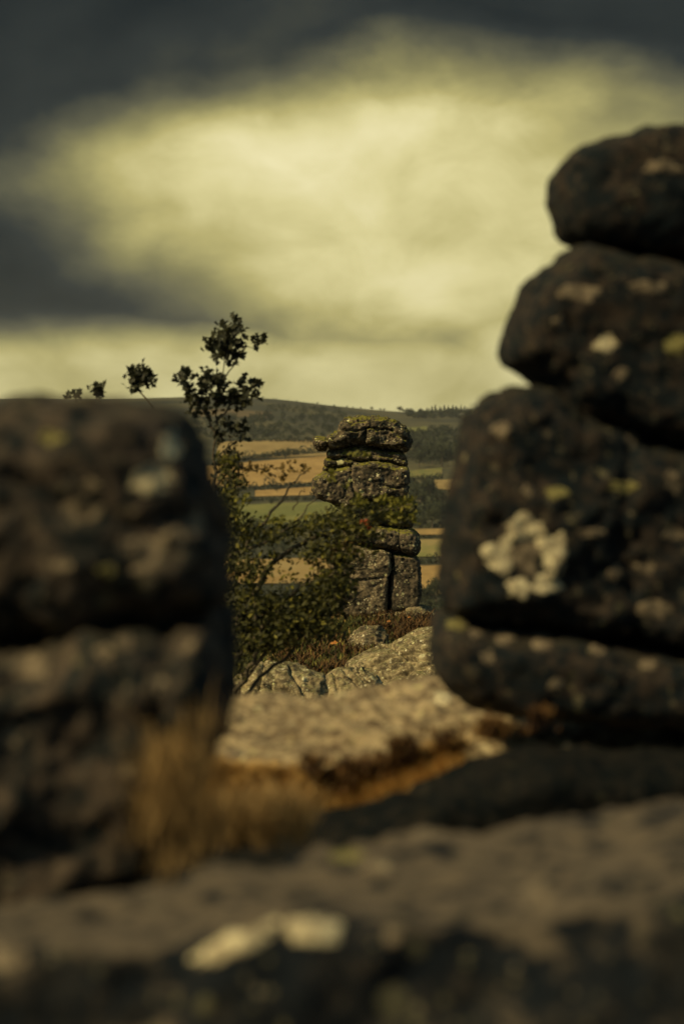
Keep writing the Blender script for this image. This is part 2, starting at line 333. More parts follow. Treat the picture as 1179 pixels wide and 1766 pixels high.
# ------------------------------------------------------------------ fields on the far side of the valley
def field(corners, c1, c2, label):
    w = [ground_at(*c) for c in corners]
    n, m_ = 26, 12; pts = []
    for j in range(m_ + 1):
        for i in range(n + 1):
            u, v = i / n, j / m_
            q = [(1-u)*(1-v)*w[0][k] + u*(1-v)*w[1][k] + u*v*w[2][k] + (1-u)*v*w[3][k] for k in range(2)]
            wob = 0.03 * abs(w[0][1] - w[3][1])
            q[1] += wob * mnoise.noise(Vector((u * 3, v * 2, c1[0] * 90)))
            pts.append(q)
    pts = np.array(pts); z = height(pts[:, 0], pts[:, 1]) + 0.5
    V = np.column_stack([pts, z]); Fq = [(j*(n+1)+i, j*(n+1)+i+1, (j+1)*(n+1)+i+1, (j+1)*(n+1)+i) for j in range(m_) for i in range(n)]
    Fq = np.array(Fq)
    a, b_, c_ = V[Fq[0, 0]], V[Fq[0, 1]], V[Fq[0, 2]]
    if np.cross(b_ - a, c_ - a)[2] < 0: Fq = Fq[:, ::-1]
    m, b, bs = new_mat('field_' + label.split()[0])
    geo = b.n('ShaderNodeNewGeometry'); P = geo.outputs['Position']
    f = b.rng(b.noise(b.map(P, rot=(0, 0, 0.3), scale=(1, 0.35, 1)), 0.05, 6, 0.7).outputs[0], 0.35, 0.65)
    b.lk(b.mix(f, c1, c2), bs.inputs['Base Color']); bs.inputs['Roughness'].default_value = 0.95; bs.inputs['Specular IOR Level'].default_value = 0.1
    o = link('field', mesh_np('field', V, Fq, True), m); tag(o, label, kind='structure'); return o
OR1, OR2 = (0.26, 0.165, 0.052), (0.38, 0.25, 0.085)
TN1, TN2 = (0.22, 0.155, 0.055), (0.30, 0.22, 0.085)
GR1, GR2 = (0.12, 0.13, 0.035), (0.18, 0.175, 0.050)
field(((375,763),(720,760),(720,781),(375,796)), TN1, TN2, 'tan stubble field high under the hill')
field(((330,808),(640,783),(640,826),(330,846)), OR1, OR2, 'orange stubble field left of the rock stack')
field(((440,848),(640,835),(640,852),(440,858)), OR1, OR2, 'narrow orange strip of stubble below the larger field')
field(((380,872),(660,864),(660,905),(380,912)), GR1, GR2, 'green pasture left of the rock stack')
field(((380,967),(700,962),(700,1005),(380,1010)), OR1, TN2, 'golden field low behind the bush')
field(((690,739),(737,736),(735,748),(690,750)), GR1, GR2, 'small olive field high right of the rock stack')
field(((690,815),(762,808),(762,823),(690,827)), GR1, TN2, 'yellow green field right of the rock stack head')
field(((747,830),(900,826),(900,846),(752,846)), TN1, TN2, 'small tan field beside the dark right-hand stack')
field(((700,874),(744,872),(738,885),(700,886)), TN1, TN2, 'small tan field right of the stack neck')
field(((690,915),(900,912),(900,924),(690,925)), TN1, OR2, 'thin gold field right of the stack')
field(((690,933),(900,930),(900,960),(690,963)), GR2, TN2, 'yellow olive field right of the stack')
field(((690,978),(900,976),(900,1002),(690,1040)), OR1, OR2, 'orange field low right of the stack')
field(((330,706),(470,712),(460,722),(330,720)), (0.10,0.075,0.032), (0.15,0.11,0.05), 'brown clearing on the hillside')

# leaf-clump cloud: many small tilted quads in ellipsoids
def clumps(n, blobs, size, flat=0.0, rng=RNG):
    """blobs (cx,cy,cz,rx,ry,rz); returns V,F of quads spread towards the shells"""
    B = np.array(blobs, float); w = B[:, 3] * B[:, 5]; k = rng.choice(len(B), n, p=w / w.sum())
    d = rng.normal(size=(n, 3)); d /= np.linalg.norm(d, axis=1)[:, None]
    r = rng.uniform(0.45, 1.0, n) ** 0.6
    c = B[k, :3] + d * B[k, 3:6] * r[:, None]
    nrm = d + rng.normal(size=(n, 3)) * 0.6; nrm /= np.linalg.norm(nrm, axis=1)[:, None]
    t = np.cross(nrm, rng.normal(size=(n, 3))); t /= np.linalg.norm(t, axis=1)[:, None]; u = np.cross(nrm, t)
    s = size * rng.uniform(0.6, 1.3, n)[:, None]
    bend = nrm * s * 0.25
    V = np.stack([c - t*s - bend, c + u*s*0.55, c + t*s - bend, c - u*s*0.55], 1).reshape(-1, 3)
    return V, np.arange(n * 4).reshape(-1, 4)
def trunk_mesh(name, pts, rads, sides=7):
    V = []; F = []; pts = [Vector(p) for p in pts]
    for i, p in enumerate(pts):
        d = (pts[min(i+1, len(pts)-1)] - pts[max(i-1, 0)]).normalized()
        a = d.cross(Vector((0.3, 1, 0.1))).normalized(); c = d.cross(a)
        for s in range(sides):
            t = 2*math.pi*s/sides; V.append(p + (a*math.cos(t) + c*math.sin(t)) * rads[i])
    for i in range(len(pts) - 1):
        for s in range(sides):
            F.append((i*sides+s, i*sides+(s+1) % sides, (i+1)*sides+(s+1) % sides, (i+1)*sides+s))
    return mesh_np(name, np.array([tuple(v) for v in V]), F, True)

# far trees: a few shared shapes, copied
def tree_protos():
    out = []
    for k in range(5):
        rg = np.random.default_rng(40 + k); bl = []
        for _ in range(9):
            a = rg.uniform(0, 6.28); rr = rg.uniform(0, 0.32); z = rg.uniform(0.38, 0.82); s = rg.uniform(0.13, 0.24)
            bl.append((math.cos(a)*rr, math.sin(a)*rr, z, s*1.15, s*1.15, s))
        V, F = clumps(800, bl, 0.040, rng=rg)
        cr = mesh_np('broadleaf_crown', V, F); cr.materials.append(M['wood_far'])
        tk = trunk_mesh('broadleaf_trunk', [(0,0,-0.06),(0.01,0,0.2),(0,0.01,0.45),(0.02,0,0.7)], [0.035,0.026,0.02,0.008]); tk.materials.append(M['bark'])
        out.append((cr, tk))
    return out
PROT = tree_protos()
TREELABEL = set()
def far_tree(px, py, h, label, wide=1.0, group='trees along the valley hedges'):
    """py = foot of the tree, h = height in photo px"""
    x, y, z = ground_at(px, py); H = h * y / FPX
    cr, tk = PROT[random.randrange(5)]
    e = empty('broadleaf_tree', (x, y, z), label=label, cat='tree', group=group); e.scale = (H*wide, H*wide, H); e.rotation_euler.z = random.uniform(0, 6.28)
    c = link('crown', cr); c.parent = e; t = link('trunk', tk); t.parent = e
    return e
def hedge(p0, p1, h, label, hgt_j=1.1):
    a = np.array(ground_at(*p0)[:2]); c = np.array(ground_at(*p1)[:2]); L = np.linalg.norm(c - a)
    H = h * (a[1] + c[1]) / 2 / FPX
    n = max(6, int(L / (H * 0.6))); bl = []
    for i in range(n):
        t = (i + random.uniform(-.3, .3)) / n; p = a * (1 - t) + c * t; p = p + RNG.normal(size=2) * H * 0.12
        s = H * random.uniform(0.65, 1.0) * (1 + hgt_j * max(0, random.gauss(0, 0.6)))
        bl.append((p[0], p[1], hz(*p) + s * 0.45, H * 0.75, H * 0.6, s * 0.55))
    V, F = clumps(min(26 * n, 3500), bl, H * 0.22)
    off = (a[0], a[1], hz(*a)); o = link('hedge', mesh_np('hedge', V - np.array(off), F), M['wood_far']); o.location = off
    tag(o, label, 'hedge', 'hedges between the valley fields'); return o
hedge((375,800),(640,775), 10, 'dark hedge along the foot of the high tan field')
hedge((330,852),(640,832), 11, 'dark hedge below the big orange field left of the rock stack')
hedge((380,866),(650,860), 9, 'dark hedge between the orange strip and the green pasture')
hedge((375,763),(560,764), 8, 'hedge along the top of the high tan field')
hedge((380,918),(660,908), 16, 'thick hedge under the green pasture behind the bush')
hedge((690,752),(745,750), 8, 'hedge under the small olive field high on the right')
hedge((690,830),(765,827), 10, 'hedge under the yellow green field beside the stack head')
hedge((690,930),(900,928), 7, 'thin dark hedge between the thin gold field and the yellow olive field')
hedge((690,973),(900,971), 12, 'dark hedge above the low orange field')
hedge((700,911),(900,908), 10, 'hedge above the thin gold field')
for a in ((492,795,24,'lone round tree on the hedge between the two stubble fields, left of the rock stack',1.0),
          (478,852,14,'small tree on the hedge below the orange field',1.2),
          (730,800,34,'tall tree right of the rock stack brow',1.2),(745,802,38,'taller grey tree close to the dark right-hand stack, level with the cap stone',1.1),
          (722,806,30,'tree directly beside the cap stone of the stack',1.2),(762,806,44,'tree half hidden by the dark right-hand stack above the small tan field',1.2),
          (725,868,34,'broad tree right of the face stone of the stack',1.3),(741,866,42,'tallest tree right of the face stone',1.2),(757,872,30,'tree under the small tan field',1.3),
          (712,858,26,'tree touching the edge of the face stone',1.1),
          (745,912,36,'broad tree right of the stack neck',1.3),(728,910,22,'low tree beside the stack neck',1.3),(760,905,40,'tree behind the leaf tips right of the neck',1.1),
          (735,1045,34,'dark round tree low at the foot of the stack',1.3),(752,1040,46,'taller dark tree low by the right-hand stack',1.1),(722,1048,24,'small tree at the foot of the lower right block',1.2),
          (772,806,30,'tree at the top edge of the right-hand stack',1.2),(705,772,22,'tree behind the right end of the cap stone',1.2),
          (460,760,14,'small tree above the tan field, left one',1.3),(500,762,12,'small tree above the tan field, middle one',1.3),(530,765,13,'small tree above the tan field nearest the nose of the cap',1.2),
          (430,872,16,'tree at the left of the green pasture',1.3),(468,872,12,'small tree on the top hedge of the pasture',1.3)):
    far_tree(*a)
# woods that read as one mass
def wood(poly, n, hpx, label):
    """poly: photo-pixel quad on the hillside; n trees"""
    bl = []
    for _ in range(n):
        u, v = random.random(), random.random()
        px = (1-u)*(1-v)*poly[0][0] + u*(1-v)*poly[1][0] + u*v*poly[2][0] + (1-u)*v*poly[3][0]
        py = (1-u)*(1-v)*poly[0][1] + u*(1-v)*poly[1][1] + u*v*poly[2][1] + (1-u)*v*poly[3][1]
        x, y, z = ground_at(px, py); H = hpx * y / FPX * random.uniform(0.6, 1.2)
        bl.append((x, y, z + H*0.5, H*0.55, H*0.55, H*0.5))
    V, F = clumps(n * 55, bl, bl[0][5] * 0.36)
    o = link('woodland', mesh_np('woodland', V, F), M['wood_far']); tag(o, label, 'woodland', kind='stuff')
wood(((330,722),(600,716),(600,756),(330,758)), 210, 11, 'dark wood on the hillside above the tan field')
wood(((700,752),(800,748),(800,800),(700,800)), 120, 17, 'grey green wood right of the cap stone')
wood(((460,700),(590,708),(590,716),(460,712)), 60, 8, 'scrub just under the ridge')
wood(((700,835),(750,850),(745,868),(700,866)), 50, 17, 'trees between the small fields right of the stack face')
wood(((700,888),(790,850),(790,905),(700,908)), 70, 18, 'trees above the thin gold field')
wood(((380,918),(690,912),(690,955),(380,960)), 130, 16, 'wood in the valley behind the bush')
wood(((690,1030),(800,1000),(800,1060),(690,1070)), 70, 20, 'dark wood on the valley floor right of the stack')
wood(((380,1015),(690,1010),(690,1075),(380,1080)), 130, 20, 'wood on the valley floor behind the bush')
wood(((700,713),(820,711),(820,724),(700,722)), 90, 9, 'plantation edge under the ridge conifers')
# conifers on the ridge
def conifer_proto(k):
    rg = np.random.default_rng(70 + k); V = []; F = []
    for L in range(9):
        z = 0.12 + 0.86 * L / 9; r = 0.20 * (1 - L / 9.3)
        for s in range(9):
            a = 6.283 * s / 9 + L * 0.4 + rg.uniform(-.2, .2); rr = r * rg.uniform(0.75, 1.2); w = 0.30
            i = len(V); V += [(0, 0, z + 0.10), (math.cos(a-w)*rr, math.sin(a-w)*rr, z), (math.cos(a)*rr*1.15, math.sin(a)*rr*1.15, z - 0.03), (math.cos(a+w)*rr, math.sin(a+w)*rr, z)]
            F.append((i, i+1, i+2, i+3))
    return mesh_np('conifer', np.array(V), F)
CON = [conifer_proto(k) for k in range(3)]
for c in CON: c.materials.append(M['conifer'])
crest_px = [(640,1.5,'b'),(655,1.2,'b'),(662,1.3,'b'),(688,2.6,'b'),(694,1.6,'b'),(720,1.3,'c'),(726,2.2,'c')]
px = 733
while px < 806: crest_px.append((px, random.uniform(2.2, 4.4), 'c')); px += random.uniform(1.6, 3.4)
for px in (455, 470, 478, 500, 515, 540, 548, 575, 600, 610, 622): crest_px.append((px + random.uniform(-3, 3), random.uniform(0.5, 1.0), 'b'))
def crest_point(px):
    t = at(px, 740, 1.0)[0]; ys = np.linspace(2500, 3600, 200); g = height(t * ys, ys); i = int(np.argmax(g / ys)); return t * ys[i], ys[i], g[i]
ORD = 'first second third fourth fifth sixth seventh eighth ninth tenth eleventh twelfth'.split(); cnt = {0: 0, 1: 0}
for px, s, kd in sorted(crest_px):
    x, y, z = crest_point(px); H = s * 4.2 * y / FPX
    if kd == 'c':
        o = link('conifer_tree', CON[random.randrange(3)]); o.location = (x, y - random.uniform(0, 60), z - 1); o.scale = (H*1.3, H*1.3, H); o.rotation_euler.z = random.uniform(0, 6)
        tag(o, 'dark conifer in the plantation on the ridge right of the rock stack', 'tree', 'conifers on the ridge')
    else:
        small = int(s < 1.1); w_ = ORD[cnt[small]]; cnt[small] += 1
        e = empty('broadleaf_tree', (x, y - 20, z - 1.0), label=('small dark bush on the bare ridge, %s from the left' % w_) if small else ('round tree on the ridge above the cap stone, %s from the left' % w_), cat='tree', group='low bushes along the bare ridge' if s < 1.1 else 'round trees on the ridge above the cap stone')
        e.scale = (H*1.5, H*1.5, H); cr, tk = PROT[random.randrange(5)]
        c = link('crown', cr); c.parent = e; t = link('trunk', tk); t.parent = e

# ------------------------------------------------------------------ rocks
def poly_inset(P, d):
    n = len(P); out = []
    area = sum(P[i][0]*P[(i+1) % n][1] - P[(i+1) % n][0]*P[i][1] for i in range(n)); s = 1 if area > 0 else -1
    for i in range(n):
        a = Vector(P[i-1]); q = Vector(P[i]); c = Vector(P[(i+1) % n])
        e1 = (q - a).normalized(); e2 = (c - q).normalized(); n1 = Vector((-e1.y, e1.x)) * s; n2 = Vector((-e2.y, e2.x)) * s
        m = (n1 + n2); m = m / max(0.6, m.length_squared / 2) / 1.0 * 0.5 * 1.0 if m.length > 1e-6 else n1
        out.append(q + m * d * 1.3)
    return [(v.x, v.y) for v in out]
def rock(name, outline, Y, depth, mat, parent=None, vox=0.035, rnd=0.3, smooth=6, amp=0.06, freq=1.6, fine=0.02, cracks=(), crack_w=0.03, crack_d=0.06, seed=0, dome=False, lean=0.0, strata=0.0, facet=0.0, inpx=True, chip=0.0):
    """rock from its outline (photo px at distance Y), given a real depth; remeshed, rounded, weathered"""
    P2 = [(at(px, py, Y)[0], at(px, py, Y)[2]) for px, py in outline] if inpx else list(outline)
    n = len(P2); b_ = depth / 2; cx = sum(p[0] for p in P2)/n; zb = min(p[1] for p in P2); zt = max(p[1] for p in P2)
    rg = random.Random(seed + 11)
    V = []; ys = (-1, -0.93, -0.75, -0.4, 0, 0.4, 0.75, 0.93, 1)
    for t in ys:
        if dome:
            s = math.sqrt(max(0.02, 1 - abs(t) ** 2.2)); L = [(cx + (p[0]-cx) * (0.4 + 0.6*s), zb + (p[1]-zb) * s) for p in P2]
        else:
            d = rnd * (1 - math.sqrt(max(0, 1 - abs(t) ** 5)))
            L = poly_inset(P2, d) if d > 1e-4 else P2
        for p in L:
            V.append((p[0] + lean * t * b_, Y + t * b_ + rg.uniform(-1, 1) * facet * depth * (0.5 if abs(t) > 0.8 else 0), p[1]))
    Ff = []
    for k in range(len(ys) - 1):
        for i in range(n): Ff.append((k*n+i, k*n+(i+1) % n, (k+1)*n+(i+1) % n, (k+1)*n+i))
    Ff.append(tuple(range(n))[::-1]); Ff.append(tuple((len(ys)-1)*n + i for i in range(n)))
    me = bpy.data.meshes.new('tmp'); me.from_pydata(V, [], Ff); me.update()
    bm = bmesh.new(); bm.from_mesh(me); bmesh.ops.recalc_face_normals(bm, faces=bm.faces); bm.to_mesh(me); bm.free()
    return finish_rock(name, me, mat, parent, vox, smooth, amp, freq, fine, [[(at(px, py, Y)[0], at(px, py, Y)[2]) for px, py in c] for c in cracks] if inpx else cracks, crack_w, crack_d, seed, strata, chip)
def finish_rock(name, me, mat, parent, vox, smooth, amp, freq, fine, cracks, crack_w, crack_d, seed, strata, chip=0.0):
    o = bpy.data.objects.new('tmp', me); COL.objects.link(o)
    r = o.modifiers.new('r', 'REMESH'); r.mode = 'VOXEL'; r.voxel_size = vox
    s = o.modifiers.new('s', 'SMOOTH'); s.factor = 0.5; s.iterations = smooth
    dg = bpy.context.evaluated_depsgraph_get(); dg.update()
    m2 = bpy.data.meshes.new_from_object(o.evaluated_get(dg)); bpy.data.objects.remove(o)
    nv = len(m2.vertices); co = np.empty(nv*3, np.float32); m2.vertices.foreach_get('co', co); co = co.reshape(-1, 3).astype(float)
    no = np.empty(nv*3, np.float32); m2.vertex_normals.foreach_get('vector', no); no = no.reshape(-1, 3)
    Q = co * freq + seed * 3.7
    d = amp * fbm(Q, 4) + amp * 0.35 * (ridged(Q * 1.7 + 5, 3) - 0.5)
    d += fine * fbm(Q * 7.3, 3)
    if chip: d += chip * facets(Q * 1.6 + 0.25 * np.stack([perlin(Q*3), perlin(Q*3+9), perlin(Q*3+19)], 1), seed)
    # pits and flakes
    pit = perlin(Q * 4.1 + 31); d -= fine * 1.6 * np.clip(pit - 0.25, 0, 1) * 2
    if strata: d += strata * perlin(np.stack([Q[:, 0]*0.35, Q[:, 1]*0.35, Q[:, 2]*6.0], 1))
    for c in cracks:
        for (x0, z0), (x1, z1) in zip(c[:-1], c[1:]):
            a = np.array((x0, z0)); v = np.array((x1 - x0, z1 - z0)); w = co[:, [0, 2]] - a
            w = w + 0.35 * crack_w * np.stack([perlin(co * 4), perlin(co * 4 + 50)], 1) * 2
            t = np.clip((w @ v) / (v @ v + 1e-9), 0, 1); dd = np.linalg.norm(w - t[:, None] * v, axis=1)
            d = np.where(no[:, 1] < 0.3, np.minimum(d, d - crack_d * np.exp(-(dd / crack_w) ** 2)), d)
    co = co + no * d[:, None]
    m2.vertices.foreach_set('co', co.astype(np.float32).ravel()); m2.update()
    m2.polygons.foreach_set('use_smooth', np.ones(len(m2.polygons), bool)); m2.materials.clear()
    m2.name = name
    if parent is not None: shift(m2, parent.location); o = link(name, m2, mat); o.parent = parent
    else:
        c0 = co.mean(0); c0[2] = co[:, 2].min(); shift(m2, c0); o = link(name, m2, mat); o.location = c0
    return o

# --- the far rock stack with the nosed cap
def zp(pts): return [(520 + x / 4.527, 690 + y / 4.527) for x, y in pts]
ST = empty('rock_stack', at(655, 1055, 70), label='far granite pillar of piled blocks with a beaked cap stone, standing sharp in the middle', cat='rock stack')
S = dict(parent=ST, vox=0.030)
cap = rock('cap_stone', zp([(92,325),(112,300),(190,292),(240,272),(292,236),(308,190),(345,150),(480,130),(640,138),(740,172),(792,215),(838,280),(850,335),(822,388),(750,396),(640,374),(540,352),(470,344),(400,352),(300,370),(130,381),(110,352)]), 70, 2.3, M['stack'], rnd=0.34, smooth=2, amp=0.045, freq=2.2, fine=0.035, seed=1, chip=0.065, strata=0.0, facet=0.06,
     cracks=[zp([(240,290),(330,235),(450,240),(520,220)]), zp([(200,295),(205,380)]), zp([(520,220),(700,235),(800,300)]), zp([(500,350),(480,280),(520,220)])], crack_w=0.035, crack_d=0.10, **S)
tag(cap, 'mossy cap stone with a thin beak pointing left')
rock('slab', zp([(208,432),(215,402),(300,386),(430,364),(540,372),(640,398),(760,408),(800,432),(822,480),(815,512),(760,506),(700,492),(560,472),(440,478),(350,458),(230,456)]), 70.05, 2.0, M['stack'], rnd=0.2, smooth=1, amp=0.05, freq=2.4, fine=0.03, seed=2, chip=0.05, cracks=[zp([(540,420),(700,440),(810,470)])], **S)
rock('slab', zp([(180,492),(186,462),(240,456),(350,460),(420,482),(380,508),(310,520),(200,512)]), 69.8, 1.5, M['stack'], rnd=0.12, smooth=1, amp=0.04, freq=2.6, fine=0.03, seed=3, chip=0.05, **S)
rock('slab', zp([(170,545),(176,520),(300,522),(390,508),(380,560),(250,560)]), 69.9, 1.4, M['stack'], rnd=0.1, smooth=1, amp=0.03, freq=2.6, fine=0.03, seed=4, chip=0.04, **S)
fc = rock('face_stone', zp([(88,700),(95,622),(130,592),(190,562),(250,548),(330,520),(390,494),(440,484),(560,476),(700,497),(762,511),(818,518),(834,570),(828,690),(815,762),(700,764),(600,764),(520,776),(470,792),(420,822),(335,846),(270,815),(200,785),(130,765),(100,738)]), 70, 2.4, M['stack'], rnd=0.20, smooth=2, amp=0.038, freq=1.7, fine=0.024, seed=5, chip=0.035, facet=0.05,
     cracks=[zp([(380,500),(385,600),(400,700),(470,790)]), zp([(640,660),(740,680),(830,660)])], crack_w=0.03, crack_d=0.07, **S)
rock('neck_stone', zp([(330,930),(345,856),(430,826),(520,786),(600,772),(700,772),(860,774),(888,805),(875,900),(842,975),(750,985),(600,965),(500,955),(400,985),(345,990)]), 70.1, 1.9, M['stack'], rnd=0.3, smooth=2, amp=0.055, freq=2.0, fine=0.03, seed=6, chip=0.045, cracks=[zp([(500,960),(560,870),(700,840),(880,860)])], **S)
rock('collar_stone', zp([(318,1085),(335,1005),(400,990),(500,965),(600,972),(760,992),(850,1003),(905,1050),(922,1115),(908,1180),(870,1203),(760,1176),(640,1150),(540,1132),(400,1104)]), 70, 2.5, M['stack'], rnd=0.26, smooth=2, amp=0.035, freq=1.6, fine=0.025, seed=7, chip=0.02, cracks=[zp([(760,1000),(750,1090),(765,1180)])], crack_w=0.025, crack_d=0.05, **S)
rock('base_block', zp([(230,1140),(300,1112),(400,1114),(540,1146),(640,1158),(692,1178),(696,1290),(676,1400),(660,1645),(560,1662),(400,1680),(260,1640),(225,1400)]), 69.9, 2.3, M['stack_pale'], rnd=0.12, smooth=2, amp=0.03, freq=1.6, fine=0.02, seed=8, chip=0.022, cracks=[zp([(240,1400),(450,1385),(680,1370)])], **S)
rock('base_block', zp([(698,1180),(780,1190),(872,1208),(910,1240),(922,1350),(924,1500),(902,1596),(860,1612),(684,1646),(686,1500),(694,1400),(700,1290)]), 70, 2.3, M['stack'], rnd=0.12, smooth=2, amp=0.028, freq=1.5, fine=0.02, seed=9, chip=0.018, strata=0.012, **S)
rock('base_block', zp([(560,1190),(700,1196),(800,1210),(820,1400),(800,1620),(560,1640)]), 70.75, 1.2, M['stack'], rnd=0.15, smooth=2, amp=0.04, freq=1.5, fine=0.03, seed=12, **S)
rock('foot_slab', zp([(430,1700),(600,1660),(700,1650),(870,1612),(960,1625),(1045,1668),(1080,1740),(1060,1860),(430,1860)]), 69.5, 3.4, M['stack_pale'], rnd=0.3, smooth=2, amp=0.055, freq=1.6, fine=0.03, seed=10, chip=0.06, cracks=[zp([(590,1660),(600,1766)]), zp([(450,1720),(700,1690),(950,1700)])], **S)

# --- boulders in front of the stack
def bpx(*p): return list(p)
rock('boulder', [(385,1290),(388,1215),(398,1180),(425,1152),(452,1140),(490,1143),(530,1152),(558,1160),(566,1185),(560,1215),(560,1290)], 50, 2.6, M['boulder'], vox=0.03, rnd=0.5, smooth=8, amp=0.045, freq=1.4, fine=0.02, seed=21, dome=True, chip=0.07,
     cracks=[[(500,1150),(520,1180),(545,1215)], [(410,1180),(470,1175),(520,1190)], [(455,1142),(440,1215)]], crack_w=0.03, crack_d=0.10)
tag(bpy.data.objects['boulder'], 'low rounded grey boulder at the left, crossed by a bare stem, below the bush', 'boulder')
o = rock('boulder', [(548,1290),(548,1215),(552,1180),(566,1158),(590,1150),(622,1150),(650,1165),(672,1190),(690,1290)], 52, 2.2, M['boulder'], vox=0.03, smooth=8, amp=0.04, freq=1.6, fine=0.02, seed=22, dome=True, chip=0.07,
     cracks=[[(590,1150),(620,1180),(640,1215)], [(606,1150),(645,1180),(665,1200)], [(575,1160),(590,1215)], [(618,1152),(650,1178)]], crack_w=0.025, crack_d=0.09)
tag(o, 'small striped boulder wedged between the left boulder and the long sloping rock', 'boulder')
o = rock('boulder', [(585,1290),(590,1160),(600,1142),(625,1128),(650,1115),(675,1108),(700,1095),(725,1083),(752,1077),(800,1075),(860,1090),(900,1130),(905,1290)], 55.5, 4.2, M['boulder'], vox=0.034, smooth=9, amp=0.05, freq=1.1, fine=0.022, seed=23, dome=True, chip=0.07,
     cracks=[[(600,1150),(640,1140),(690,1120),(760,1110)], [(640,1165),(700,1150),(760,1125)], [(672,1110),(700,1128),(760,1130)], [(668,1140),(690,1132),(712,1136)]], crack_w=0.035, crack_d=0.10)
tag(o, 'long pale boulder sloping up to the right towards the foot of the far stack', 'boulder')
o = rock('boulder', [(598,1150),(600,1105),(612,1088),(628,1080),(655,1082),(668,1095),(670,1150)], 62, 1.4, M['stack_pale'], vox=0.03, smooth=5, amp=0.045, freq=2.0, fine=0.03, seed=24, dome=True, chip=0.07)
tag(o, 'small grey boulder sunk in bracken under the left foot of the far stack', 'boulder')

# --- dark left rock pile
LP = empty('rock_pile', at(180, 1520, 9), label='dark out of focus pile of two blocks filling the left edge', cat='rock pile')
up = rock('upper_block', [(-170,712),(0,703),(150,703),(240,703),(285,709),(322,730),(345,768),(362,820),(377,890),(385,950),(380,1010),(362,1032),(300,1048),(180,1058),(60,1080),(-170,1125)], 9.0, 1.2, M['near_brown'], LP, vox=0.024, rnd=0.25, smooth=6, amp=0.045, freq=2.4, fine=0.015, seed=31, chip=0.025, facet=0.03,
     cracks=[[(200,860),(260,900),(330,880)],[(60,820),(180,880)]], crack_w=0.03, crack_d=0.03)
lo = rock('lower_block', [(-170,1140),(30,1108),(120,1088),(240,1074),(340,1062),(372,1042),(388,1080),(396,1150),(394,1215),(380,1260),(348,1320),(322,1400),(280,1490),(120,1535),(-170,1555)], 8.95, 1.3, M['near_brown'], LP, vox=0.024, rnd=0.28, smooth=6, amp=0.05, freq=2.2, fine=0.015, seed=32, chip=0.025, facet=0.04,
     cracks=[[(310,1090),(290,1200),(330,1300)]], crack_w=0.05, crack_d=0.05)
# --- dark right stack
RP = empty('rock_stack', at(1050, 1235, 14), label='dark out of focus tower of four rounded blocks at the right edge', cat='rock stack')
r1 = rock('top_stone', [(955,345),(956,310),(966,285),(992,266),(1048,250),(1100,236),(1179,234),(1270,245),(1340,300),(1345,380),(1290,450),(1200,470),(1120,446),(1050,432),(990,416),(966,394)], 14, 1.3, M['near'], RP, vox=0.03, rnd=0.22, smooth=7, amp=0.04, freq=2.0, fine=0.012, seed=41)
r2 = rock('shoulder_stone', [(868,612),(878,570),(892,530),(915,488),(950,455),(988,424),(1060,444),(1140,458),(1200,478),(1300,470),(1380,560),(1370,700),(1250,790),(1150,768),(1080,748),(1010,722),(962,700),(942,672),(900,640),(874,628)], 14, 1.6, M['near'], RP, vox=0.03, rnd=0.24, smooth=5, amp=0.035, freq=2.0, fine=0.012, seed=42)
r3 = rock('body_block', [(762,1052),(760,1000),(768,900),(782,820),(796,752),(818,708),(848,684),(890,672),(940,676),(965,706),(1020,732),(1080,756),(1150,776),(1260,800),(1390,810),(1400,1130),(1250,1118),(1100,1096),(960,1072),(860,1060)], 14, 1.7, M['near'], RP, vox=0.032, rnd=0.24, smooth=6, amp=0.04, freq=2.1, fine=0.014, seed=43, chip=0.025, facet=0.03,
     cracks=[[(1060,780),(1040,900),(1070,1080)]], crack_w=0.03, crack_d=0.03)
r4 = rock('bottom_slab', [(750,1110),(752,1072),(770,1062),(860,1070),(960,1084),(1100,1108),(1250,1132),(1400,1140),(1400,1235),(1200,1240),(1000,1228),(870,1218),(800,1196),(758,1160)], 14, 1.9, M['near'], RP, vox=0.03, rnd=0.18, smooth=6, amp=0.035, freq=2.4, fine=0.014, seed=44)

# --- slabs underfoot: plan outline lifted to a surface
def plan_rock(name, plan, zbot, ztop, mat, vox=0.035, inset=0.12, smooth=8, amp=0.05, freq=1.2, fine=0.015, seed=0, tilt=None, strata=0.0):
    V = []; F = []; n = len(plan); lv = [(zbot, 0.0), (zbot + 0.6*(ztop-zbot), 0.0), (ztop - 0.3*(ztop-zbot), inset*0.1), (ztop, inset)]
    for z, d in lv:
        for p in (poly_inset(plan, d) if d else plan): V.append((p[0], p[1], z + (tilt(*p) if tilt else 0)))
    for k in range(3):
        for i in range(n): F.append((k*n+i, k*n+(i+1) % n, (k+1)*n+(i+1) % n, (k+1)*n+i))
    F.append(tuple(range(n))[::-1])
    # top fan through a grid would be flat: use centre vertex rows
    c = len(V); cx = sum(p[0] for p in plan)/n; cy = sum(p[1] for p in plan)/n; V.append((cx, cy, ztop + (tilt(cx, cy) if tilt else 0)))
    for i in range(n): F.append((3*n+i, 3*n+(i+1) % n, c))
    me = bpy.data.meshes.new('tmp'); me.from_pydata(V, [], F); me.update()
    bm = bmesh.new(); bm.from_mesh(me); bmesh.ops.recalc_face_normals(bm, faces=bm.faces); bm.to_mesh(me); bm.free()
    return finish_rock(name, me, mat, None, vox, smooth, amp, freq, fine, (), 0, 0, seed, strata)
def px_x(px, Y): return at(px, 800, Y)[0]
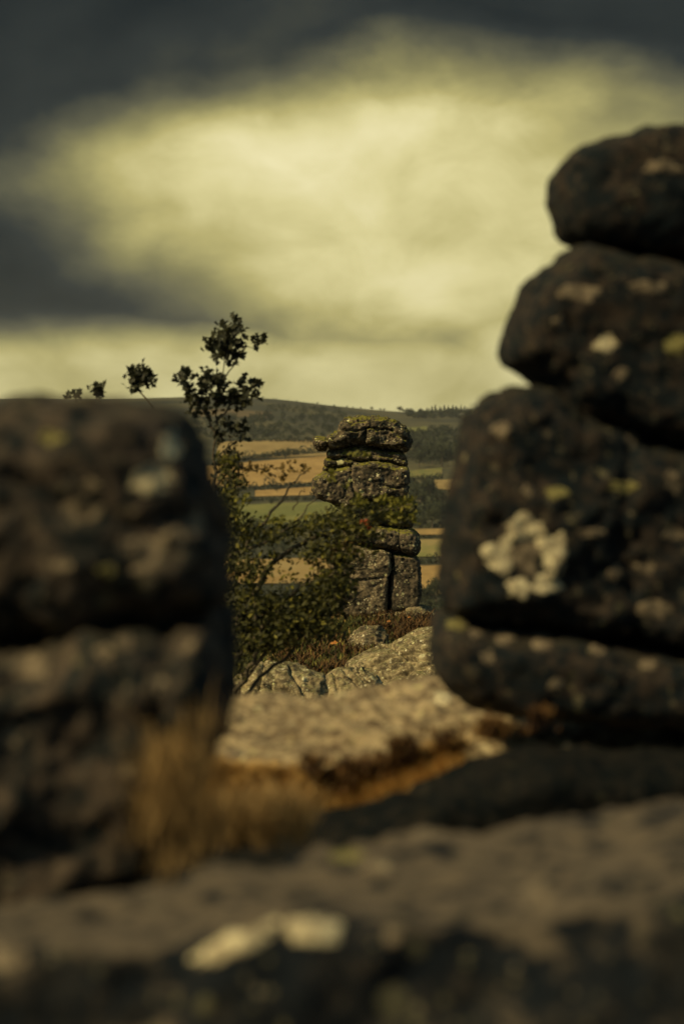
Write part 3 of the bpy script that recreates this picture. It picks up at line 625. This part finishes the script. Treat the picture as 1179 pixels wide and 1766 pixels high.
shelf = plan_rock('rock_shelf', [(px_x(250,13.2),13.3),(px_x(520,12.9),12.8),(px_x(800,12.9),12.9),(px_x(1000,13),13.0),(2.6,13.0),(2.8,15.4),(px_x(900,17),16.6),(px_x(760,17.5),17.5),(px_x(600,17.5),17.3),(px_x(400,17),17.3),(px_x(200,17),16.5)],
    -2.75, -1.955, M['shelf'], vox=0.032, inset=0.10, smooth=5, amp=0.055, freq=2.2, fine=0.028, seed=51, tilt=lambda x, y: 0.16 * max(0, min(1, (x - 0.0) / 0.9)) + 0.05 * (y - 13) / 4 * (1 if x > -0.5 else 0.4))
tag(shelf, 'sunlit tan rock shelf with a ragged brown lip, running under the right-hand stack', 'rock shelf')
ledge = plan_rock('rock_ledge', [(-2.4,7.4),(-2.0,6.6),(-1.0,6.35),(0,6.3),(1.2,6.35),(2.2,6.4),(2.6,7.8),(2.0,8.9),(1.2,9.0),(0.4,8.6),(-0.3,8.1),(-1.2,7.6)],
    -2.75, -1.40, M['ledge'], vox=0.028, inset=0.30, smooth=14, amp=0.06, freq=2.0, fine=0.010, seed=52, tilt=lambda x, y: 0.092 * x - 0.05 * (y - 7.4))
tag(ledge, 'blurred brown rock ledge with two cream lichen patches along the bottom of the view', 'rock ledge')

cb = rock('crevice_shade_block', [(200,1500),(230,1474),(330,1458),(470,1448),(600,1416),(720,1366),(820,1330),(890,1312),(1000,1308),(1179,1310),(1420,1300),(1420,1620),(200,1620)], 12.1, 1.1, M['black'], vox=0.035, rnd=0.15, smooth=5, amp=0.05, freq=2.0, fine=0.012, seed=61)  # added block, coloured near-black to give the crevice its shade
tag(cb, 'added black block painting the shade of the crevice between the sunlit shelf and the brown ledge', 'rock')

# ------------------------------------------------------------------ lichen patches draped on the near rocks
def bvh_of(o):
    me = o.data; mw = o.matrix_world.copy()
    off = Vector(o.location) + (Vector(o.parent.location) if o.parent else Vector())
    return BVHTree.FromPolygons([v.co + off for v in me.vertices], [tuple(p.vertices) for p in me.polygons]), off
BV = {}
def lichen(o, px, py, rx, ry, mat='lichen', hole=0.0, rot=0.0, seed=0, label=None):
    """thin crust following the surface seen at a photo pixel"""
    if o.name not in BV: BV[o.name] = bvh_of(o)
    bvh, off = BV[o.name]; rg = random.Random(seed * 7 + int(px)); ph = rg.uniform(0, 99)
    V = []; F = []; N = 26; K = 5; rows = []
    def hit(qx, qy):
        d = Vector(at(qx, qy, 1.0)).normalized(); h = bvh.ray_cast(Vector((0, 0, 0)), d); return h
    idx = {}
    for k in range(K + 1):
        t = hole + (1 - hole) * k / K
        for i in range(N):
            a = 2*math.pi*i/N; w = 1 + 0.60 * mnoise.noise(Vector((math.cos(a)*1.3+ph, math.sin(a)*1.3, seed))) + 0.36 * mnoise.noise(Vector((math.cos(a)*3.5+ph, math.sin(a)*3.5, seed)))
            ex, ey = math.cos(a)*rx*t*w, math.sin(a)*ry*t*w
            qx = px + ex*math.cos(rot) - ey*math.sin(rot); qy = py + ex*math.sin(rot) + ey*math.cos(rot)
            h = hit(qx, qy)
            if h[0] is not None: idx[(k, i)] = len(V); V.append(tuple(h[0] + h[1] * (0.005 if k < K else 0.001) - off))
    for k in range(K):
        for i in range(N):
            q = [(k, i), (k+1, i), (k+1, (i+1) % N), (k, (i+1) % N)]
            if all(c in idx for c in q):
                f = [idx[c] for c in q]
                if max((Vector(V[f[0]]) - Vector(V[z])).length for z in f) < 0.35: F.append(f)
    if not F: return
    par = list(range(len(V)))
    def fd(a):
        while par[a] != a: a = par[a]
        return a
    for f in F:
        for q in f[1:]: par[fd(q)] = fd(f[0])
    roots = [fd(f[0]) for f in F]; best = max(set(roots), key=roots.count); F = [f for f, r_ in zip(F, roots) if r_ == best]
    used = sorted({q for f in F for q in f}); im = {q: n_ for n_, q in enumerate(used)}; V = [V[q] for q in used]; F = [[im[q] for q in f] for f in F]
    me = mesh_np('lichen_patch', np.array(V), F, True); l = link('lichen_patch', me, M[mat]); l.parent = o.parent or o
    if o.parent: l.location = o.location
    if o.parent: shift(me, (0, 0, 0))
    # sub-part of the stone that carries it
    l.parent = o; l.location = (0, 0, 0)
    if label: l['label'] = label
    return l
for i, a in enumerate((
    (up,262,828,34,26,'lichen'),(up,292,772,15,26,'lichen'),(up,283,802,10,14,'lichen_dull'),(up,145,880,30,20,'lichen_dull'),(up,270,960,55,34,'lichen_dull'),(up,300,930,26,26,'lichen_dull'),
    (up,160,838,18,12,'lichen_dull'),(up,185,985,16,10,'lichen_yellow'),(up,90,755,22,10,'lichen_yellow'),(up,110,975,18,10,'lichen_dull'),(up,220,885,14,9,'lichen_dull'),(up,340,905,12,30,'lichen_dull'),
    (lo,55,1150,30,26,'lichen_dull'),(lo,215,1110,16,14,'lichen_dull'),(lo,180,1125,20,10,'lichen_dull'),(lo,330,1120,16,12,'lichen_dull'),(lo,20,1270,26,20,'lichen_dull'),(lo,270,1180,20,26,'lichen_dull'),(lo,225,1330,12,12,'lichen_dull'),
    (r1,1140,288,34,12,'lichen_dull'),(r2,1045,592,20,16,'lichen'),(r2,1165,595,22,22,'lichen_yellow'),(r2,1000,505,36,14,'lichen_dull'),(r2,1120,495,30,12,'lichen_dull'),(r2,1070,645,12,10,'lichen_dull'),(r2,965,560,14,14,'lichen_dull'),
    (r3,865,742,16,14,'lichen_dull'),(r3,960,850,22,10,'lichen_yellow'),(r3,1075,840,26,10,'lichen_yellow'),(r3,1090,755,14,12,'lichen_dull'),(r3,910,845,10,8,'lichen_dull'),(r3,1160,830,14,20,'lichen_dull'),
    (r3,1160,920,22,12,'lichen_dull'),(r3,1060,990,14,14,'lichen_dull'),(r3,1128,1050,34,14,'lichen_dull'),(r3,1020,920,26,8,'lichen_dull'),(r3,1110,980,16,12,'lichen_dull'),
    (r4,785,1078,16,10,'lichen_yellow'),(r4,935,1100,17,28,'lichen_dull'),(r4,868,1100,20,12,'lichen_dull'),(r4,840,1134,13,12,'lichen_dull'),(r4,1030,1120,14,10,'lichen_dull'),(r4,1115,1145,16,10,'lichen_dull'),(r4,960,1180,14,10,'lichen_dull'),(r4,820,1092,10,8,'lichen_dull'))):
    lichen(*a, seed=i)
for i, (x, y, rx, ry, m) in enumerate(((860,958,30,30,'lichen'),(905,912,34,24,'lichen'),(955,950,24,34,'lichen'),(945,1005,26,18,'lichen'),(898,1015,26,16,'lichen'))):
    lichen(r3, x, y, rx, ry, m, seed=60+i)
lichen(r3, 908, 962, 24, 28, 'lichen_dull', seed=77)
for i, a in enumerate(((ledge,400,1630,78,20,'lichen',0.0,-0.42),(ledge,540,1607,44,24,'lichen',0.0,0.05),(ledge,655,1495,32,13,'lichen_dull'),(ledge,655,1495,18,8,'lichen'),(ledge,745,1440,36,9,'lichen_dull',0,-0.15),(ledge,15,1655,30,24,'lichen_dull'),
    (ledge,680,1615,20,14,'lichen_dull'),(ledge,600,1475,26,10,'lichen_yellow'),(ledge,925,1545,34,20,'lichen_dull'),
    (shelf,762,1206,18,10,'lichen'),(shelf,822,1212,20,8,'lichen_dull'),(shelf,430,1325,12,10,'lichen'),(shelf,1065,1253,44,10,'lichen_dull'),(shelf,1120,1258,16,9,'lichen'),(shelf,930,1245,30,9,'lichen_dull'),(shelf,400,1300,14,8,'lichen_dull'))):
    lichen(*a, seed=90+i)
# ------------------------------------------------------------------ plants
def blades(name, pts, n_per, h, w, mat, lean=0.3, spread=0.1, droop=0.4, rng=RNG):
    """tufts of curved blades at given ground points"""
    P = np.repeat(np.array(pts, float), n_per, 0); n = len(P)
    P[:, :2] += rng.normal(size=(n, 2)) * spread
    a = rng.uniform(0, 6.283, n); L = h * rng.uniform(0.5, 1.25, n)
    d = np.stack([np.cos(a), np.sin(a), np.zeros(n)], 1); ln = lean * rng.uniform(0.2, 1.4, n)
    s = np.stack([-np.sin(a), np.cos(a), np.zeros(n)], 1) * w
    up_ = np.array([0, 0, 1.0])
    m1 = P + up_ * (L*0.55)[:, None] + d * (ln*L*0.4)[:, None]
    m2 = P + up_ * (L*(1 - droop*0.35))[:, None] + d * (ln*L)[:, None]
    V = np.stack([P - s, P + s, m1 + s*0.7, m2, m1 - s*0.7], 1).reshape(-1, 3); i = np.arange(n) * 5
    F = np.concatenate([np.stack([i, i+1, i+2, i+4], 1), np.stack([i+4, i+2, i+3, i+3], 1)])
    # second set as triangles
    me = bpy.data.meshes.new(name)
    tri = [tuple(r) for r in np.stack([i+4, i+2, i+3], 1).tolist()]; quad = [tuple(r) for r in np.stack([i, i+1, i+2, i+4], 1).tolist()]
    me.from_pydata(V.tolist(), [], quad + tri); me.update(); me.materials.append(mat); return me
def surf_z(o, x, y, top=5):
    if o.name not in BV: BV[o.name] = bvh_of(o)
    h = BV[o.name][0].ray_cast(Vector((x, y, top)), Vector((0, 0, -1))); return h[0].z if h[0] is not None else None

# leaf geometry: lobed, folded along the midrib
def leaves_mesh(C, Dn, N, S):
    """centres, growth direction, normal, size -> lobed leaves of 6 triangles"""
    Dn = Dn / np.linalg.norm(Dn, axis=1)[:, None]; T = np.cross(Dn, N); T /= np.linalg.norm(T, axis=1)[:, None] + 1e-9; Nn = np.cross(T, Dn)
    prof = [(0, 0, 0), (0.30, 0.26, .06), (0.42, 0.14, .04), (0.68, 0.36, .10), (0.80, 0.16, .03), (1.05, 0, -.08), (0.80, -0.16, .03), (0.68, -0.36, .10), (0.42, -0.14, .04), (0.30, -0.26, .06)]
    V = np.stack([C + Dn*S*a + T*S*b_ + Nn*S*c_ for a, b_, c_ in prof], 1).reshape(-1, 3); i = np.arange(len(C)) * 10
    F = np.concatenate([np.stack([i+0, i+1, i+2, i+2], 1)[:, :3] for _ in range(1)])
    quads = [(0, 1, 2, 8), (0, 8, 9, 9), (2, 3, 4, 5), (2, 5, 8, 8), (5, 6, 7, 8)]
    T3 = [(0,1,2),(0,2,8),(0,8,9),(2,3,4),(2,4,5),(2,5,8),(8,5,6),(8,6,7)]
    F = np.concatenate([np.stack([i+a, i+b_, i+c_], 1) for a, b_, c_ in T3]); return V, F
def leaf_blob(px, py, rx, ry, n, Y, dY=0.35, size=0.075, bias=(0.6, -0.1, 0.5)):
    p = RNG.normal(size=(n, 2)) * 0.55; k = np.linalg.norm(p, axis=1); p[k > 1.2] *= 0.6
    Yd = Y + RNG.normal(size=n) * dY
    C = np.array([at(px + a*rx, py + b_*ry, y) for (a, b_), y in zip(p, Yd)])
    Dn = RNG.normal(size=(n, 3)) * 0.8 + np.array(bias); N = RNG.normal(size=(n, 3)) * 0.7 + np.array((0, -0.4, 0.8))
    S = (size * RNG.uniform(0.6, 1.25, n))[:, None]
    return C, Dn, N, S
TY_ = 35.0
TR = empty('windswept_tree', (at(392, 1262, TY_)[0], TY_, hz(at(392, 1262, TY_)[0], TY_)), label='windswept small-leaved tree leaning right between the left rock pile and the far stack', cat='tree')
def branch(name, pts, r0, r1, jit=4, parent=TR, y=TY_, dy=0.0):
    # resample with wobble
    P = []; 
    for i in range(len(pts) - 1):
        for k in range(4):
            t = k / 4; P.append((pts[i][0]*(1-t) + pts[i+1][0]*t + random.uniform(-jit, jit)*(k > 0), pts[i][1]*(1-t) + pts[i+1][1]*t + random.uniform(-jit, jit)*(k > 0)))
    P.append(pts[-1]); n = len(P)
    W3 = [at(p[0], p[1], y + dy * i / n) for i, p in enumerate(P)]
    me = trunk_mesh(name, W3, [r0*(1-i/(n-1)) + r1*i/(n-1) for i in range(n)], 6); shift(me, parent.location); me.materials.append(M['bark'])
    o = link(name, me); o.parent = parent; return o
branch('trunk', [(390,1270),(398,1205),(392,1100),(384,980),(374,860),(370,760)], 0.085, 0.014)
branch('branch', [(393,1230),(415,1180),(440,1142),(452,1100),(440,1040)], 0.045, 0.02, dy=-0.4)
branch('branch', [(395,1225),(440,1178),(488,1140),(520,1098),(562,1058),(626,1018)], 0.032, 0.012, dy=0.5)
branch('branch', [(392,1110),(425,1045),(468,972),(545,925),(610,905),(660,880),(712,870)], 0.05, 0.010, dy=0.3)
branch('branch', [(396,1150),(450,1085),(520,1010),(600,980),(668,985)], 0.045, 0.010, dy=-0.3)
branch('branch', [(386,990),(430,930),(480,870),(500,835),(532,806)], 0.035, 0.006, dy=0.3)
branch('branch', [(384,970),(470,930),(520,890),(548,850)], 0.025, 0.006, dy=-0.3)
branch('branch', [(372,840),(392,800),(440,812),(462,800),(480,812)], 0.02, 0.005)
branch('branch', [(370,770),(372,715),(380,660),(392,600),(398,556)], 0.014, 0.004)
branch('branch', [(371,730),(395,700),(425,682),(448,664)], 0.018, 0.005)
branch('branch', [(380,660),(395,640),(420,605),(452,590)], 0.014, 0.004)
branch('branch', [(371,745),(345,700),(325,665),(310,648)], 0.018, 0.005)
branch('branch', [(374,880),(330,800),(280,720),(245,680),(232,640)], 0.028, 0.006, dy=0.5)
branch('branch', [(380,960),(300,830),(210,740),(172,690),(160,670)], 0.026, 0.006, dy=0.8)
branch('branch', [(372,790),(395,765),(405,745),(425,722)], 0.012, 0.004)
branch('branch', [(400,1190),(470,1115),(540,1075),(600,1045)], 0.03, 0.008, dy=0.2)
branch('twig', [(505,880),(516,856),(524,842)], 0.012, 0.006)
branch('twig', [(600,1060),(618,1035),(628,1018)], 0.010, 0.006, dy=0.1)
branch('twig', [(424,1150),(412,1200),(398,1232)], 0.018, 0.012)
# silhouetted tufts: each leaf its own object; elsewhere joined foliage
tufts = [(395,572,20,18,22),(376,606,20,18,22),(404,612,15,14,14),(388,590,14,20,12),(443,590,10,5,5),(352,655,12,18,9),(364,664,20,16,18),(415,683,22,10,16),(384,690,26,13,22),(340,692,22,11,12),(318,652,15,11,14),(322,676,8,8,5),
         (437,668,10,6,6),(412,660,8,6,4),(238,650,17,14,22),(232,665,12,12,10),(250,652,12,10,8),(166,674,10,7,8),(124,683,12,3,4),(402,742,14,7,7),(373,755,8,12,5),(414,700,10,6,4),(350,712,18,8,8),(415,757,5,4,2)]
nl = 0
tufts = [(a, b_, c*1.2, d*1.2, int(e*1.3)) for a, b_, c, d, e in tufts]
for tx, ty, rx, ry, n in tufts:
    C, Dn, N, S = leaf_blob(tx, ty, rx, ry, int(n*0.9), TY_, 0.12, 0.14, bias=(0.35, 0, 0.7))
    for k in range(len(C)):
        if nl >= 298: break
        V, F = leaves_mesh(C[k:k+1], Dn[k:k+1], N[k:k+1], S[k:k+1])
        me = mesh_np('leaf', V - np.array(TR.location), F); me.materials.append(M['leaf_dark']); lf = link('leaf', me); lf.parent = TR; nl += 1
def foliage(blobs, mat, Y, size=0.082, dY=0.35, name='foliage', label=None):
    parts = [leaf_blob(q[0], q[1], q[2], q[3], int(q[4]*1.7), Y=Y, size=size, dY=dY) for q in blobs]
    C, Dn, N, S = (np.concatenate([p[i] for p in parts]) for i in range(4))
    V, F = leaves_mesh(C, Dn, N, S); me = mesh_np(name, V - np.array(TR.location), F); me.materials.append(M[mat])
    o = link(name, me); o.parent = TR; o['kind'] = 'stuff'
    if label: o['label'] = label
    return o
foliage([(392,800,22,18,70),(398,835,26,22,90),(388,875,22,24,110),(410,900,30,20,100),(400,950,28,34,200),(440,925,26,18,90),(480,925,26,14,70),(520,912,28,16,90),(556,900,26,20,100),(590,930,30,20,120),
         (545,950,40,22,170),(590,965,32,20,150),(430,985,32,26,150),(415,1040,36,34,260),(470,1050,50,28,300),(540,1045,46,30,330),(575,1015,34,26,200),(500,1085,50,22,260),(440,1100,40,26,240),
         (405,1110,22,36,170),(560,1090,36,14,110),(590,885,26,12,60),(620,915,24,14,70),(575,1005,34,24,180),(410,1150,14,20,50),(520,1060,60,40,260),(470,1110,46,16,140),(480,960,30,8,30)], 'leaf', TY_, dY=0.45)
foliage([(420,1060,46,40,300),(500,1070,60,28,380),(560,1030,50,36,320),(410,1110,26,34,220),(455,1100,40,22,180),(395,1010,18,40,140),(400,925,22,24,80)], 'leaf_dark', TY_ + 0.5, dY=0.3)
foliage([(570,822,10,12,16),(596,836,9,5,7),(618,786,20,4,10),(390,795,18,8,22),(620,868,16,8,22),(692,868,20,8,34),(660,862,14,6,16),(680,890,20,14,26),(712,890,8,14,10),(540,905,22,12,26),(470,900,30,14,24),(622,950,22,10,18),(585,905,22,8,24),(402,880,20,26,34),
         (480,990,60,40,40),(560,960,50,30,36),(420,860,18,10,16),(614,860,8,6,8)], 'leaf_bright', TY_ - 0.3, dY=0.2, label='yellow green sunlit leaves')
foliage([(610,905,30,12,70),(570,900,24,12,50),(640,925,22,9,30),(652,890,26,12,50),(690,896,20,14,40),(706,880,10,8,14),(640,880,24,10,30),(715,862,4,4,3)], 'leaf', TY_ - 0.1, dY=0.2)
foliage([(440,806,14,5,10),(462,812,12,5,9),(492,812,12,9,12),(520,810,10,5,8),(486,826,5,8,6),(500,800,7,5,5),(430,812,10,8,10),(580,955,30,16,26),(600,940,20,10,14),(555,975,26,14,18),(390,985,16,16,10)], 'leaf_brown', TY_ - 0.2, dY=0.12, label='brown leaves on the thin twigs')
foliage([(624,904,5,7,4),(634,910,4,7,4),(618,900,5,4,1)], 'leaf_red', TY_ - 0.5, dY=0.06, label='cluster of red leaves in front of the far stack')

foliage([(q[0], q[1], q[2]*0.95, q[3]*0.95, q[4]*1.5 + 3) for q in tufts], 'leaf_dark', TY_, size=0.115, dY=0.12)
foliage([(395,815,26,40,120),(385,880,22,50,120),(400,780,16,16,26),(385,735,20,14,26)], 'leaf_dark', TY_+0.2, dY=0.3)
# bracken, heather and moss on the bank between the boulders and the far stack
def bank(poly, n, Yr):
    out = []
    for _ in range(n):
        u, v = random.random(), random.random(); px = poly[0] + (poly[1]-poly[0])*u; Y = Yr[0] + (Yr[1]-Yr[0])*v
        x = at(px, 900, Y)[0]; out.append((x, Y, hz(x, Y) - 0.03))
    return out
def stuff(name, me, label, cat): o = link(name, me); tag(o, label, cat, kind='stuff'); return o
stuff('heather', blades('heather', bank((380,900), 1500, (52, 68)), 14, 0.30, 0.022, M['heather'], 0.6, 0.18), 'dark heather and moss covering the bank under the far stack', 'heather')
stuff('bracken', blades('bracken', bank((630,790), 110, (62.5, 68.0)) + bank((480,640), 60, (56, 64)), 22, 0.42, 0.028, M['bracken'], 0.9, 0.18), 'russet bracken round the foot of the far stack', 'bracken')
stuff('dry_grass', blades('dry_grass', bank((380,900), 520, (48, 69)), 8, 0.30, 0.011, M['grass'], 0.35, 0.15), 'thin dry grass stalks among the heather', 'grass')
stuff('moorland_grass', blades('moorland_grass', [(x, y, hz(x, y) - 0.02) for x, y in zip(RNG.uniform(-8, 9, 2600), RNG.uniform(15, 48, 2600))], 12, 0.22, 0.012, M['heather'], 0.6, 0.25), 'rough dark grass on the slope behind the shelf', 'grass')
for px, py, Y, s in ((569,1110,57,0.19),(666,1072,64,0.12),(702,1065,65,0.09)):
    C = np.array([at(px, py, Y)]); 
    V, F = leaves_mesh(C, np.array([[0.9, 0, 0.15]]), np.array([[0.1, -0.6, 0.7]]), np.array([[s]])); me = mesh_np('fallen_leaf', V - C[0], F); me.materials.append(M['leaf_orange'])
    o = link('fallen_leaf', me); o.location = C[0]
    tag(o, {569: 'largest bright orange fallen leaf lying in the heather above the left boulders', 666: 'small orange leaf in the bracken at the foot of the far stack, left one', 702: 'smallest orange leaf in the bracken at the foot of the far stack, right one'}[px], 'leaf', None)

# moss and golden grass on the lip of the shelf and in the crevice
def strip(pxs, ys, n): return [(px_x(random.uniform(*pxs), 12), random.uniform(*ys)) for _ in range(n)]
pts = []
def ip(v, tab): return float(np.interp(v, [q[0] for q in tab], [q[1] for q in tab]))
for _ in range(2600):
    px = random.uniform(335, 860); u = ip(px, ((335,1322),(560,1345),(700,1318),(860,1262))); l = ip(px, ((335,1450),(500,1455),(700,1395),(860,1300)))
    t = random.random(); py = u + (l - u) * t; Y = 12.84 - 0.25 * t + random.uniform(-.06, .06)
    x, y, z = at(px, py, Y)
    if mnoise.noise(Vector((x * 5, z * 5, 3))) < -0.28 + 0.25 * t: continue
    pts.append((x, y, z))
stuff('moss_and_grass', blades('moss_and_grass', pts, 16, 0.085, 0.005, M['grass'], 1.0, 0.03), 'golden dry grass and moss hanging on the lip of the sunlit shelf', 'grass')
pts = []
for px, py, sp, n in ((600,1345,24,60),(697,1300,16,55),(655,1325,24,20),(540,1335,14,22),(770,1282,20,20),(850,1258,22,26),(930,1245,24,16)):
    for _ in range(n):
        qx, qy = random.gauss(px, sp * 0.6), random.gauss(py, 10); Y = 13.0; x, _y, z = at(qx, qy, Y - 0.32); pts.append((x, Y - 0.32 + random.uniform(-.05, .05), z))
stuff('brown_moss', blades('brown_moss', pts, 14, 0.06, 0.007, M['moss'], 0.9, 0.02), 'tufts of dark reddish moss on the lip of the sunlit shelf', 'moss')
pts = []
for _ in range(75):
    px = random.choice((262, 292, 326, 340)) + random.gauss(0, 8); pts.append((px_x(px, 8.25), random.uniform(8.1, 8.3), -1.30 + random.gauss(0, 0.11)))
for _ in range(260):
    px = random.uniform(280, 520); pts.append((px_x(px, 10.6), random.uniform(10.3, 10.8), at(px, 1452 - 0.1 * (px - 250) + random.gauss(0, 12), 10.6)[2]))
stuff('grass_tuft', blades('grass_tuft', pts, 9, 0.20, 0.0032, M['grass_dull'], 0.7, 0.035), 'tall golden grass tuft against the foot of the left rock pile', 'grass')
